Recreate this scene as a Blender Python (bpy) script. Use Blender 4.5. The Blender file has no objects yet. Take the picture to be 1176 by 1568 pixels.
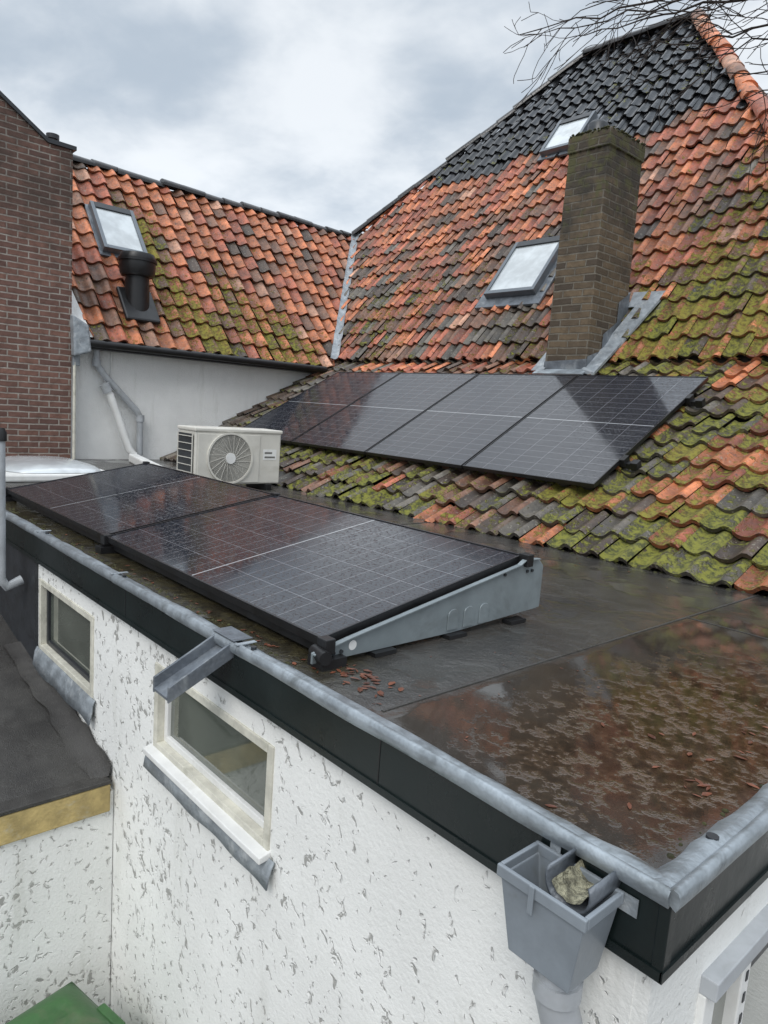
import bpy, math, random, bmesh
from mathutils import Vector, Matrix, noise
random.seed(7)
S=0.75   # metres per modelling unit
V3=Vector
scene=bpy.context.scene
# ------------------------------------------------------------------ helpers
def empty(name):
    o=bpy.data.objects.new(name,None); scene.collection.objects.link(o); return o
def mobj(name,verts,faces,mats,parent=None,midx=None,smooth=False):
    me=bpy.data.meshes.new(name); me.from_pydata([tuple(v) for v in verts],[],faces)
    if not isinstance(mats,(list,tuple)): mats=[mats]
    for m in mats: me.materials.append(m)
    if midx: me.polygons.foreach_set('material_index',midx)
    if smooth: me.polygons.foreach_set('use_smooth',[True]*len(me.polygons))
    me.update()
    o=bpy.data.objects.new(name,me); scene.collection.objects.link(o)
    if parent: o.parent=parent
    return o
def bev(o,w=0.006,n=2):
    m=o.modifiers.new('b','BEVEL'); m.width=w; m.segments=n; m.limit_method='ANGLE'; return o
def hexa(name,p,mat,parent=None,b=0):
    f=[(0,3,2,1),(4,5,6,7),(0,1,5,4),(1,2,6,5),(2,3,7,6),(3,0,4,7)]
    o=mobj(name,p,f,mat,parent)
    if b: bev(o,b)
    return o
def box(name,x0,x1,y0,y1,z0,z1,mat,parent=None,b=0):
    return hexa(name,[(x0,y0,z0),(x1,y0,z0),(x1,y1,z0),(x0,y1,z0),(x0,y0,z1),(x1,y0,z1),(x1,y1,z1),(x0,y1,z1)],mat,parent,b)
def obox(name,O,U,W,N,u0,u1,w0,w1,n0,n1,mat,parent=None,b=0):
    q=lambda u,w,n: O+U*u+W*w+N*n
    return hexa(name,[q(u0,w0,n0),q(u1,w0,n0),q(u1,w1,n0),q(u0,w1,n0),q(u0,w0,n1),q(u1,w0,n1),q(u1,w1,n1),q(u0,w1,n1)],mat,parent,b)
def tube(name,pts,rad,mat,parent=None,seg=16,cap=True):
    pts=[V3(p) for p in pts]; n=len(pts)
    if not isinstance(rad,(list,tuple)): rad=[rad]*n
    vs=[];fs=[];up=None
    for i,p in enumerate(pts):
        d=((pts[i]-pts[i-1]).normalized() if i>0 else V3((0,0,0)))+((pts[i+1]-pts[i]).normalized() if i<n-1 else V3((0,0,0)))
        d.normalize()
        if up is None:
            up=V3((0,0,1)) if abs(d.z)<.9 else V3((1,0,0))
        a=(up-d*up.dot(d)).normalized(); up=a; b=d.cross(a)
        for k in range(seg):
            t=2*math.pi*k/seg; vs.append(p+a*(math.cos(t)*rad[i])+b*(math.sin(t)*rad[i]))
    for i in range(n-1):
        for k in range(seg):
            fs.append((i*seg+k,i*seg+(k+1)%seg,(i+1)*seg+(k+1)%seg,(i+1)*seg+k))
    if cap: fs.append(tuple(range(seg))[::-1]); fs.append(tuple((n-1)*seg+k for k in range(seg)))
    o=mobj(name,vs,fs,mat,parent,smooth=True)
    m=o.modifiers.new('e','EDGE_SPLIT'); m.split_angle=math.radians(50)
    return o
def extr(name,poly,axis,a0,a1,mat,parent=None,b=0):
    n=len(poly); vs=[]
    for a in (a0,a1):
        for p in poly:
            vs.append({'x':(a,p[0],p[1]),'y':(p[0],a,p[1]),'z':(p[0],p[1],a)}[axis])
    fs=[tuple(range(n)),tuple(range(2*n-1,n-1,-1))]+[(i,i+n,(i+1)%n+n,(i+1)%n) for i in range(n)]
    o=mobj(name,vs,fs,mat,parent)
    bm=bmesh.new(); bm.from_mesh(o.data); bmesh.ops.recalc_face_normals(bm,faces=bm.faces); bm.to_mesh(o.data); bm.free()
    if b: bev(o,b)
    return o
# ------------------------------------------------------------------ materials
class NT:
    def __init__(s,m): s.t=m.node_tree; s.n=s.t.nodes; s.l=s.t.links
    def node(s,t,**k):
        n=s.n.new(t)
        for a,b in k.items(): setattr(n,a,b)
        return n
    def link(s,a,b): s.l.new(a,b)
    def val(s,inp,v):
        if hasattr(v,'is_output'): s.l.new(v,inp)
        else: inp.default_value=v
    def math(s,op,a,b=0.0,c=None,clamp=False):
        n=s.node('ShaderNodeMath',operation=op,use_clamp=clamp); s.val(n.inputs[0],a); s.val(n.inputs[1],b)
        if c is not None: s.val(n.inputs[2],c)
        return n.outputs[0]
    def mix(s,f,a,b,bt='MIX'):
        n=s.node('ShaderNodeMix',data_type='RGBA',blend_type=bt); s.val(n.inputs[0],f)
        for i,v in ((6,a),(7,b)):
            if not hasattr(v,'is_output') and len(v)==3: v=(*v,1)
            s.val(n.inputs[i],v)
        return n.outputs[2]
    def obj(s,scale=(1,1,1)):
        c=s.node('ShaderNodeTexCoord').outputs['Object']
        m=s.node('ShaderNodeMapping'); m.inputs['Scale'].default_value=scale; s.link(c,m.inputs[0]); return m.outputs[0]
    def noise(s,scale,detail=4,rough=.6,vec=None,dist=0):
        n=s.node('ShaderNodeTexNoise'); n.inputs['Scale'].default_value=scale; n.inputs['Detail'].default_value=min(detail,5)
        n.inputs['Roughness'].default_value=rough; n.inputs['Distortion'].default_value=dist
        s.link(vec if vec is not None else s.obj(),n.inputs['Vector']); return n.outputs[0]
    def ramp(s,f,lo,hi,a=0.,b=1.):
        n=s.node('ShaderNodeMapRange',interpolation_type='SMOOTHSTEP'); s.val(n.inputs[0],f)
        n.inputs[1].default_value=lo; n.inputs[2].default_value=hi; n.inputs[3].default_value=a; n.inputs[4].default_value=b
        return n.outputs[0]
    def bump(s,h,strength=.3,dist=.01):
        n=s.node('ShaderNodeBump'); n.inputs['Strength'].default_value=strength; n.inputs['Distance'].default_value=dist
        s.link(h,n.inputs['Height']); return n.outputs[0]
def newmat(name):
    m=bpy.data.materials.new(name); m.use_nodes=True
    k=NT(m); p=m.node_tree.nodes['Principled BSDF']; return m,k,p
def simple(name,col,rough=.6,metal=0,var=.25,scale=6,bump=.15,spec=.5,dirt=None,dirtamt=.5,bscale=40):
    m,k,p=newmat(name)
    n=k.noise(scale,4,.65); f=k.ramp(n,.3,.7)
    c2=tuple(c*(1-var) for c in col); c1=tuple(min(1,c*(1+var*.4)) for c in col)
    c=k.mix(f,c2,c1)
    if dirt:
        d=k.noise(scale*.6,4,.75,dist=.6); c=k.mix(k.ramp(d,.5,.72,0,dirtamt),c,dirt)
    k.link(c,p.inputs['Base Color']); p.inputs['Metallic'].default_value=metal
    k.link(k.ramp(n,.2,.8,max(0,rough-.12),min(1,rough+.12)),p.inputs['Roughness'])
    p.inputs['Specular IOR Level'].default_value=spec
    if bump: k.link(k.bump(k.noise(bscale,2,.6),bump,.01),p.inputs['Normal'])
    return m
def stucco(name,base=(.88,.88,.85),chips=True):
    m,k,p=newmat(name)
    big=k.noise(1.3,4,.6); c=k.mix(k.ramp(big,.35,.7),tuple(b*.90 for b in base),base)
    fine=k.noise(50,3,.65)
    h=fine
    if chips:
        d=k.noise(25,2,.55,vec=k.obj((1,1,.8)),dist=.7)
        sx=k.node('ShaderNodeSeparateXYZ'); k.link(k.obj(),sx.inputs[0])
        dens=k.math('ADD',k.ramp(k.noise(1.4,3,.6),.35,.65,-.035,.03),k.ramp(sx.outputs[0],-3.6,-.8,.015,-.04))
        dd=k.math('ADD',d,dens)
        spk=k.ramp(dd,.655,.69); edge=k.ramp(dd,.60,.665)
        c=k.mix(k.math('MULTIPLY',edge,.18),c,(.45,.43,.38)); c=k.mix(k.math('MULTIPLY',spk,.68),c,(.19,.185,.17))
        h=k.math('SUBTRACT',k.math('MULTIPLY',fine,.35),k.math('MULTIPLY',edge,1.1))
    st=k.noise(2.2,4,.7,vec=k.obj((2.5,2.5,.35))); c=k.mix(k.ramp(st,.54,.8,0,.35),c,(.42,.42,.36))
    k.link(c,p.inputs['Base Color']); p.inputs['Roughness'].default_value=.9
    k.link(k.bump(h,.6,.014),p.inputs['Normal']); return m
M_stucco=stucco('white_stucco_chipped'); M_stucco2=stucco('white_stucco_smooth',(.86,.86,.84),False)
def brick(name,c1,c2,mortar,mode,moss=0,stain=.55,bw=.285,rh=.088):
    m,k,p=newmat(name)
    sx=k.node('ShaderNodeSeparateXYZ'); k.link(k.obj(),sx.inputs[0])
    u=sx.outputs[1] if mode=='y' else k.math('ADD',sx.outputs[0],sx.outputs[1])
    cb=k.node('ShaderNodeCombineXYZ'); k.link(u,cb.inputs[0]); k.link(sx.outputs[2],cb.inputs[1])
    wob=k.node('ShaderNodeVectorMath',operation='ADD'); nn=k.node('ShaderNodeTexNoise'); nn.inputs['Scale'].default_value=5
    k.link(k.obj(),nn.inputs['Vector']); sc=k.node('ShaderNodeVectorMath',operation='SCALE'); k.link(nn.outputs['Color'],sc.inputs[0]); sc.inputs['Scale'].default_value=.018
    k.link(cb.outputs[0],wob.inputs[0]); k.link(sc.outputs[0],wob.inputs[1])
    b=k.node('ShaderNodeTexBrick'); k.link(wob.outputs[0],b.inputs['Vector']); b.inputs['Scale'].default_value=1
    b.inputs['Brick Width'].default_value=bw; b.inputs['Row Height'].default_value=rh; b.inputs['Mortar Size'].default_value=.011; b.inputs['Mortar Smooth'].default_value=.3
    b.inputs['Color1'].default_value=(*c1,1); b.inputs['Color2'].default_value=(*c2,1); b.inputs['Mortar'].default_value=(*mortar,1)
    n=k.noise(9,5,.7); c=k.mix(k.ramp(n,.35,.75,.0,.6),b.outputs[0],tuple(x*.4 for x in c1))
    top=k.ramp(sx.outputs[2],1.6,3.8,-.12,.14) if not moss else k.ramp(sx.outputs[2],3.0,4.3,-.03,.14)
    n2=k.math('ADD',k.noise(1.3,5,.7),top); c=k.mix(k.ramp(n2,.45,.72,0,stain),c,(.035,.032,.026))
    if moss:
        g=k.math('ADD',k.noise(6,5,.7),k.ramp(sx.outputs[2],2.6,4.5,-.1,.10)); c=k.mix(k.ramp(g,.54,.68,0,.75*moss),c,(.085,.085,.03))
    k.link(c,p.inputs['Base Color']); p.inputs['Roughness'].default_value=.85
    h=k.math('ADD',k.math('MULTIPLY',b.outputs['Fac'],-1.2),k.math('MULTIPLY',n,.7)); k.link(k.bump(h,.9,.02),p.inputs['Normal']); return m
M_brick=brick('red_brown_brick',(.235,.120,.09),(.125,.068,.056),(.36,.32,.28),'y',bw=.26,rh=.080)
M_chim=brick('mossy_chimney_brick',(.175,.125,.075),(.066,.050,.037),(.19,.17,.135),'xy',1,.85)
def tilemat(name,rough=.5,gl=False):
    m,k,p=newmat(name)
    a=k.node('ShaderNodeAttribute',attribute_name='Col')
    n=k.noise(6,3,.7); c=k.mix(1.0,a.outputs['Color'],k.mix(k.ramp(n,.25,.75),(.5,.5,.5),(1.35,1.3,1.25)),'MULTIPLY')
    n2=k.noise(19,3,.75)
    if not gl:
        c=k.mix(k.ramp(n2,.53,.71,0,.75),c,(.045,.038,.030))
        l=k.noise(33,2,.6); c=k.mix(k.ramp(l,.61,.70,0,.55),c,(.31,.29,.23))
    ms=k.noise(12,3,.72); ms=k.math('ADD',ms,k.math('MULTIPLY',k.math('SUBTRACT',a.outputs['Alpha'],.5),.5))
    mf=k.ramp(ms,.5,.65); mc=k.mix(k.ramp(n2,.33,.60),(.045,.052,.012),(.205,.205,.028))
    c=k.mix(k.math('MULTIPLY',mf,.88),c,mc)
    k.link(c,p.inputs['Base Color']); k.link(k.math('ADD',k.math('MULTIPLY',mf,.4),rough,clamp=True),p.inputs['Roughness'])
    h=k.math('ADD',k.math('MULTIPLY',n2,.6),k.math('MULTIPLY',mf,1.4)); k.link(k.bump(h,.35 if gl else .7,.014),p.inputs['Normal']); return m
M_tile=tilemat('clay_pantile'); M_tileb=tilemat('black_glazed_pantile',.20,True)
M_under=simple('roof_underlay',(.03,.025,.02),.9)
M_zinc=simple('weathered_zinc',(.36,.40,.43),.42,.5,.3,7,.25,dirt=(.13,.14,.14),dirtamt=.7)
M_lead=simple('lead_flashing',(.17,.19,.215),.5,.35,.35,7,.3,dirt=(.36,.38,.39),dirtamt=.6)
M_leadl=simple('oxidised_lead',(.29,.32,.345),.55,.2,.35,9,.4,dirt=(.50,.52,.53),dirtamt=.7)
M_fascia=simple('dark_green_fascia',(.008,.014,.014),.33,0,.3,3,.05)
M_white=simple('white_paint',(.80,.80,.78),.45,0,.08,5,.05,dirt=(.45,.43,.36),dirtamt=.3)
M_cream=simple('cream_paint',(.66,.64,.55),.6,0,.2,9,.2,dirt=(.25,.25,.18),dirtamt=.4)
M_black=simple('black_plastic',(.012,.012,.013),.4,0,.3,8,.05)
M_dark=simple('dark_frame',(.03,.033,.038),.4,0,.2,8,.05)
M_pvc=simple('grey_pvc',(.24,.27,.30),.4,0,.15,6,.05,dirt=(.14,.14,.12),dirtamt=.5)
M_pvcl=simple('light_grey_pvc',(.42,.44,.46),.45,0,.15,6,.05,dirt=(.22,.22,.19),dirtamt=.5)
M_galv=simple('galvanised_bracket',(.27,.31,.325),.42,.35,.12,5,.05,dirt=(.17,.19,.19),dirtamt=.5)
M_ac=simple('ac_cream_casing',(.66,.64,.58),.5,0,.08,4,.03,dirt=(.42,.40,.33),dirtamt=.4)
M_grille=simple('ac_dark_fins',(.04,.045,.05),.5)
M_green=simple('green_plastic',(.045,.125,.040),.45,0,.25,5,.1,dirt=(.12,.13,.08),dirtamt=.6)
M_yel=simple('flaking_ochre_paint',(.50,.38,.16),.7,0,.3,7,.4,dirt=(.50,.49,.42),dirtamt=.8)
M_bark=simple('dark_bark',(.035,.027,.023),.9,0,.3,12,.2)
M_leaf=simple('wet_brown_leaf',(.17,.055,.026),.4,0,.7,9,.2)
M_moss=simple('moss_clump',(.05,.050,.016),.95,0,.6,25,.9)
M_ground=simple('concrete_paving',(.16,.15,.14),.85,0,.3,2,.3)
def glass(name,col,rough=.04):
    m,k,p=newmat(name); n=k.noise(2.5,3,.6); k.link(k.mix(k.ramp(n,.35,.65),tuple(c*.7 for c in col),col),p.inputs['Base Color'])
    p.inputs['Roughness'].default_value=rough; p.inputs['Specular IOR Level'].default_value=.8; p.inputs['Coat Weight'].default_value=.6; p.inputs['Coat Roughness'].default_value=.03; return m
M_glass=glass('window_glass',(.13,.145,.12)); M_sky=glass('skylight_glass',(.58,.63,.65),.1); M_dome=glass('opal_dome',(.66,.70,.72),.2)
def bitumen(name,puddle):
    m,k,p=newmat(name)
    sx=k.node('ShaderNodeSeparateXYZ'); k.link(k.obj(),sx.inputs[0]); X,Y=sx.outputs[0],sx.outputs[1]
    n=k.noise(3,4,.7); c=k.mix(k.ramp(n,.3,.7),(.030,.028,.026),(.062,.059,.054))
    g=k.noise(150,2,.5); c=k.mix(k.ramp(g,.55,.75,0,.5),c,(.14,.135,.125))
    if puddle:
        nz=k.math('MULTIPLY',k.math('SUBTRACT',k.noise(1.6,4,.65),.5),.9)
        dx_=k.math('MULTIPLY',k.math('ADD',X,.95),1.6); dy_=k.math('MULTIPLY',k.math('SUBTRACT',Y,2.45),.80)
        rr=k.math('SQRT',k.math('ADD',k.math('MULTIPLY',dx_,dx_),k.math('MULTIPLY',dy_,dy_)))
        reg=k.ramp(k.math('ADD',rr,k.math('MULTIPLY',nz,1.1)),1.0,.4,0,1)
        mir=k.math('MULTIPLY',k.ramp(k.math('ADD',X,k.math('MULTIPLY',nz,.25)),-1.72,-1.62),k.ramp(k.math('ADD',Y,nz),4.3,4.1,0,1))
        reg2=k.math('MULTIPLY',k.ramp(k.math('ADD',Y,k.math('MULTIPLY',nz,.6)),1.95,1.7,0,1),k.ramp(X,-1.75,-2.2,0,1))
        lumps=k.noise(19,3,.7)
        silt=k.mix(k.ramp(lumps,.38,.66),(.024,.014,.008),(.100,.060,.034))
        c=k.mix(k.math('MULTIPLY',mir,.55),c,(.040,.029,.020))
        c=k.mix(k.math('MULTIPLY',reg,.9),c,silt)
        gm=k.mix(k.ramp(lumps,.4,.65),(.022,.018,.009),(.055,.046,.020)); c=k.mix(k.math('MULTIPLY',reg2,.85),c,gm)
        wf=k.math('MAXIMUM',k.ramp(k.noise(1.5,4,.6),.46,.56,0,.9),mir)
        lump=k.ramp(lumps,.54,.62)
        wf=k.math('MULTIPLY',wf,k.math('SUBTRACT',1,k.math('MULTIPLY',lump,k.math('MULTIPLY',reg,.85))))
        k.link(k.ramp(wf,0,1,.26,.035),p.inputs['Roughness']); p.inputs['Specular IOR Level'].default_value=.7
        hb=k.math('MULTIPLY',k.math('ADD',k.math('MULTIPLY',g,.5),k.math('MULTIPLY',lumps,1.4)),k.math('SUBTRACT',1,k.math('MULTIPLY',wf,.985)))
        k.link(k.bump(hb,.45,.01),p.inputs['Normal'])
    else:
        k.link(k.ramp(k.noise(1.2,4,.6),.4,.65,.6,.14),p.inputs['Roughness']); k.link(k.bump(g,.4,.01),p.inputs['Normal'])
    k.link(c,p.inputs['Base Color']); return m
M_bit=bitumen('wet_bitumen',True); M_bit2=bitumen('black_bitumen',False)
def panelmat(nu,nv):
    m,k,p=newmat('solar_glass_cells')
    uv=k.node('ShaderNodeUVMap').outputs[0]; sx=k.node('ShaderNodeSeparateXYZ'); k.link(uv,sx.inputs[0]); u,v=sx.outputs[0],sx.outputs[1]
    def line(t,n,w):
        fr=k.math('FRACT',k.math('MULTIPLY',t,n)); return k.math('GREATER_THAN',k.math('ABSOLUTE',k.math('SUBTRACT',fr,.5)),.5-w)
    L=k.math('MAXIMUM',line(u,nu,.018),line(v,nv,.010))
    fine=line(v,nv*10,.07)
    mid=k.math('LESS_THAN',k.math('ABSOLUTE',k.math('SUBTRACT',u,.5)),.0024)
    bu=k.math('GREATER_THAN',k.math('ABSOLUTE',k.math('SUBTRACT',u,.5)),.4925); bv=k.math('GREATER_THAN',k.math('ABSOLUTE',k.math('SUBTRACT',v,.5)),.486)
    bd=k.math('MAXIMUM',bu,bv)
    c=k.mix(k.noise(3,3,.5),(.013,.015,.022),(.022,.025,.034))
    c=k.mix(k.math('MULTIPLY',fine,.14),c,(.2,.2,.2)); c=k.mix(k.math('MULTIPLY',L,.55),c,(.27,.27,.29)); c=k.mix(mid,c,(.36,.37,.38)); c=k.mix(bd,c,(.015,.015,.016))
    k.link(c,p.inputs['Base Color'])
    dn=k.noise(2.2,4,.7); k.link(k.ramp(dn,.3,.75,.06,.15),p.inputs['Roughness']); p.inputs['Specular IOR Level'].default_value=.78
    drops=k.ramp(k.noise(60,2,.5),.56,.68); k.link(k.bump(drops,.22,.004),p.inputs['Normal'])
    return m
M_panel=panelmat(20,6)
# ------------------------------------------------------------------ pantiles
NS=9
PROF=[(i/(NS-1),(0.5+0.5*math.cos(2*math.pi*(i/(NS-1)-.80)))**1.5) for i in range(NS)]
def pantiles(name,O,U,V,N,ulo,uhi,vlen,tw,tl,colf,parent,amp=.07,sag=.03):
    rng=random.Random(len(name)*31)
    vs=[];fs=[];cols=[];mi=[];sm=[]
    rows=int(math.ceil(vlen/tl))
    for r in range(rows):
        v0=r*tl
        lo0=min(ulo(v0),ulo(min(v0+tl,vlen))); hi0=max(uhi(v0),uhi(min(v0+tl,vlen)))
        for c in range(int(math.floor(lo0/tw))-1,int(math.ceil(hi0/tw))+1):
            u0=c*tw
            if u0+tw<=lo0+.02 or u0>=hi0-.02: continue
            jh=rng.uniform(-.010,.014); jt=rng.uniform(-.03,.03); jv=rng.uniform(-.018,.018); jr=rng.uniform(-.03,.03)
            if rng.random()<.04: jv-=.05; jr*=2
            ctr=O+U*(u0+tw/2)+V*(v0+tl/2); col,mat=colf(ctr,rng)
            base=len(vs)
            va=v0-.03+jv; vb=min(v0+tl*1.08+jv,vlen+.02)
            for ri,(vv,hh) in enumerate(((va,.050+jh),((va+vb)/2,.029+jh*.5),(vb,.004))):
                for s,h in PROF:
                    vvv=vv+jr*(s-.5)
                    u=u0+s*tw; vq=max(0,min(vvv,vlen)); u=max(ulo(vq),min(uhi(vq),u))
                    sg=noise.noise(V3((u*.45,vvv*.45,len(name))))*sag
                    vs.append(O+U*u+V*vvv+N*(hh+h*amp+jt*(s-.5)+sg))
                    g=(.62+.45*h)*(1.05,1.0,.7)[ri]; cols.append((col[0]*g,col[1]*g,col[2]*g,col[3]+(.10*(.5-h) if mat==0 else 0)+(.06,0,.1)[ri]))  # trough shading and weathering painted into the vertex colour, darker under the overlap
            for k in range(NS): vs.append(vs[base+k].copy())
            for k in range(NS): vs.append(vs[base+k]-N*.034)
            cols+=[(col[0]*.6,col[1]*.6,col[2]*.6,col[3]*.7)]*(NS*2)  # front lip shadow painted as darker vertex colour
            for row in (0,1):
                for k in range(NS-1):
                    a=base+row*NS+k; fs.append((a,a+1,a+1+NS,a+NS)); mi.append(mat); sm.append(True)
            for k in range(NS-1):
                a=base+3*NS+k; fs.append((a+NS,a+1+NS,a+1,a)); mi.append(mat); sm.append(True)
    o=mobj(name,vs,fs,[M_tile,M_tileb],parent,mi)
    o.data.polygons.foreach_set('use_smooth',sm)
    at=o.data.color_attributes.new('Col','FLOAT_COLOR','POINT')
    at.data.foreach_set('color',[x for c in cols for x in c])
    return o
def caps(name,p0,p1,r,L,colf,parent,up=V3((0,0,1))):
    p0=V3(p0);p1=V3(p1); d=(p1-p0); n=max(1,int(d.length/L)); d.normalize(); a=(up-d*up.dot(d)).normalized(); b=d.cross(a)
    vs=[];fs=[];cols=[];rng=random.Random(5); K=8; L=(p1-p0).length/n; mi=[]
    for i in range(n):
        col,mat=colf(p0+d*(i*L),rng); base=len(vs); jz=rng.uniform(-.02,.02); jb=rng.uniform(-.02,.02)
        for q,(t,rr) in enumerate(((0,r*1.12),(L*1.06,r*.95))):
            for k in range(K+1):
                th=math.pi*(k/K)*1.15-math.pi*.075
                vs.append(p0+d*(i*L+t)+b*(math.cos(th)*rr+jb)+a*(math.sin(th)*rr*.8+jz))
        for k in range(K): fs.append((base+k,base+k+1,base+K+2+k,base+K+1+k)); mi.append(mat)
        cc=len(vs); vs.append(p0+d*(i*L))
        for k in range(K): fs.append((base+k+1,base+k,cc)); mi.append(mat)
        cols+=[col]*(2*(K+1)+1)
    o=mobj(name,vs,fs,[M_tile,M_tileb],parent,mi,smooth=True); m=o.modifiers.new('e','EDGE_SPLIT'); m.split_angle=math.radians(40)
    at=o.data.color_attributes.new('Col','FLOAT_COLOR','POINT'); at.data.foreach_set('color',[x for c in cols for x in c]); return o
OR=(.54,.185,.080); RD=(.40,.120,.066); BR=(.21,.105,.066); DK=(.095,.066,.050); GY=(.14,.125,.105); PK=(.50,.27,.18)
def nz(p,s,o=0): return noise.noise(V3((p.x*s+o,p.y*s+o*2,p.z*s)))*.5+.5
def pick(rng,w):
    t=rng.random()*sum(x[1] for x in w)
    for c,x in w:
        t-=x
        if t<=0: return c
    return w[-1][0]
def vary(c,rng,a=.25):
    f=1+rng.uniform(-a,a); return tuple(x*f for x in c)
def cl01(x): return max(0,min(1,x))
def col_left(p,rng):
    g=nz(p,.7,3); low=cl01((3.1-p.z)/1.4)
    c=pick(rng,[(OR,4.6),(RD,1.9),(PK,.5),(BR,1.2+low*1.6),(DK,.25+low*.6)])
    d1=math.exp(-((p.y-(4.9+.5*(3.2-p.z)))/.42)**2); d2=math.exp(-((p.y-7.1)/.6)**2)*low; d3=math.exp(-((p.y-6.3)/.4)**2-((p.z-2.9)/.35)**2)
    d4=math.exp(-((p.y-5.0)/.35)**2-((p.z-3.7)/.5)**2)
    moss=.13+.62*d1*cl01((4.2-p.z)/1)+.48*d2+.42*d3+.48*d4+.32*cl01((g-.5)*4)*low+rng.uniform(-.14,.18)+low*.14
    return (*vary(c,rng),cl01(moss)),0
def col_up(p,rng):
    yb=10.95+.12*math.sin(p.x*2)
    if p.y>yb:
        return (*vary((.020,.022,.026),rng,.5),.05+(.35 if rng.random()<.12 else 0)),1
    t=cl01((p.y-8.1)/2.8); g=nz(p,.5,9)
    right=cl01((p.x+5.4)/1.2)
    c=pick(rng,[(OR,1.0+3.0*t+right*1.4),(RD,1.6+1.5*t),(PK,.2),(BR,2.8-1.2*t),(DK,1.3-.9*t),(GY,1.0*(1-t))])
    moss=.15+.34*(1-t)*cl01((g-.30)*2)+right*(.56*(1-t*.8))+rng.uniform(-.12,.17)
    return (*vary(c,rng,.3),cl01(moss)),0
def col_low(p,rng):
    right=cl01((p.x+4.2)/1.2); e=cl01((6.0-p.y)/1.0)
    if p.x<-9.5: c=pick(rng,[(DK,3),(GY,2),(BR,.6)]); return (*vary(c,rng,.3),.25+rng.uniform(0,.25)),0
    if p.y>7.0 and p.x<-5: return col_up(V3((p.x,8.3,2)),rng)
    orr=right*(1-e*.85)
    c=pick(rng,[(OR,.15+4.2*orr),(RD,.1+1.2*orr),(BR,.7),(DK,1.4+e),(GY,1.4+2.4*e)])
    moss=.53+.18*nz(p,1.1,4)+rng.uniform(-.36,.22)+ (.06*right)
    return (*vary(c,rng,.3),cl01(moss)),0
# ------------------------------------------------------------------ ground
mobj('ground',[(-400,-400,-3.6),(400,-400,-3.6),(400,400,-3.6),(-400,400,-3.6)],[(0,1,2,3)],M_ground)
# ------------------------------------------------------------------ main tiled house
house=empty('tiled_roof_house')
th1=math.atan(.5615); th2=math.atan(1.34)
kY=8.094; kZ=.5615*(kY-4.86)
Ux=V3((1,0,0))
Vl=V3((0,math.cos(th1),math.sin(th1))); Nl=V3((0,-math.sin(th1),math.cos(th1)))
Vu=V3((0,math.cos(th2),math.sin(th2))); Nu=V3((0,-math.sin(th2),math.cos(th2)))
x0=-10.58; Ll=(kY-4.86)/math.cos(th1)
hipx=lambda y: .6-(y-4.86)*(2.24/3.234)
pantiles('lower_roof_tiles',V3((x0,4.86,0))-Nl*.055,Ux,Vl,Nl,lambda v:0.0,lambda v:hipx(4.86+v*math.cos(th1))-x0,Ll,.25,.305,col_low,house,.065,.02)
Lu=(12.88-kY)/math.cos(th2)
def upmin(y):
    if y<10.25: return -10.46-(y-8.07)*(12.84-10.46)/(10.25-8.07)
    return -12.84+(y-10.25)*(12.84-9.08)/(12.88-10.25)
upmax=lambda y: -1.64-(y-kY)*(6.82-1.64)/(12.88-kY)
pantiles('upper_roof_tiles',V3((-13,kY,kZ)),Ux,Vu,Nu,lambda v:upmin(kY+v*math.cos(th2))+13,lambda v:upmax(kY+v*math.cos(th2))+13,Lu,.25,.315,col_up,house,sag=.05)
zu=lambda y: kZ+1.34*(y-kY)
mobj('lower_roof_deck',[(x0,4.93,-.08),(.6,4.93,-.08),(-1.64,kY,kZ-.10),(x0,kY,kZ-.10)],[(0,1,2,3)],M_under,house)
yR=12.88; zR=zu(yR)
mobj('upper_roof_deck',[(-10.46,kY,kZ-.06),(-1.64,kY,kZ-.06),(-6.82,yR,zR-.06),(-9.08,yR,zR-.06),(-12.84,10.25,zu(10.25)-.06)],[(0,1,2,3,4)],M_under,house)
M_rt=simple('clay_roof_sheet',(.16,.07,.045),.8,0,.5,5,.5,dirt=(.06,.07,.03))
mobj('rear_roof',[(-6.82,yR,zR),(-9.08,yR,zR),(-14.5,17.6,kZ),(-1.64,17.6,kZ),(-1.64,kY,kZ-.01),(-14.5,8.5,kZ)],[(0,3,2,1),(0,4,3),(1,2,5)],M_rt,house)
mobj('hip_end_lower',[(-1.64,kY,kZ),(.6,4.86,0),(.6,19,0),(-1.64,17.6,kZ)],[(0,1,2,3)],M_rt,house)
box('house_walls',-10.55,.45,4.98,18,-3.6,-.11,M_stucco2,house)
orc=lambda p,r:((*vary(pick(r,[(OR,3),(PK,1.5),(RD,1),(BR,1)]),r),.2),0)
dkc=lambda p,r:((*vary((.04,.04,.042),r,.4),.2),1)
off=Nu*.07
caps('hip_cap_left',V3((-12.84,10.25,zu(10.25)))+off,V3((-9.08,yR,zR))+off,.10,.40,dkc,house)
caps('ridge_cap',V3((-9.08,yR,zR))+off,V3((-6.82,yR,zR))+off,.12,.40,dkc,house)
caps('hip_cap_right',V3((-1.64,kY,kZ))+off,V3((-6.82,yR,zR))+off,.13,.36,orc,house)
caps('hip_cap_lower',V3((.6,4.86,0.1)),V3((-1.64,kY,kZ+.1)),.15,.36,orc,house)
va=V3((-10.40,8.0,1.80));vb=V3((-12.86,10.26,4.74)); vd=(vb-va).normalized(); vn=V3((.45,-.55,.6)).normalized(); vs_=vd.cross(vn).normalized()
vv=[];ff=[];n=26
for i in range(n+1):
    p=va.lerp(vb,i/n); w_=.075+.02*noise.noise(V3((i*.9,1,1))); h_=.085+.02*noise.noise(V3((i*.6,5,1)))
    vv+=[p-vs_*w_+vn*(h_+.012),p+vn*(h_-.03),p+vs_*w_+vn*(h_+.012)]
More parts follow.
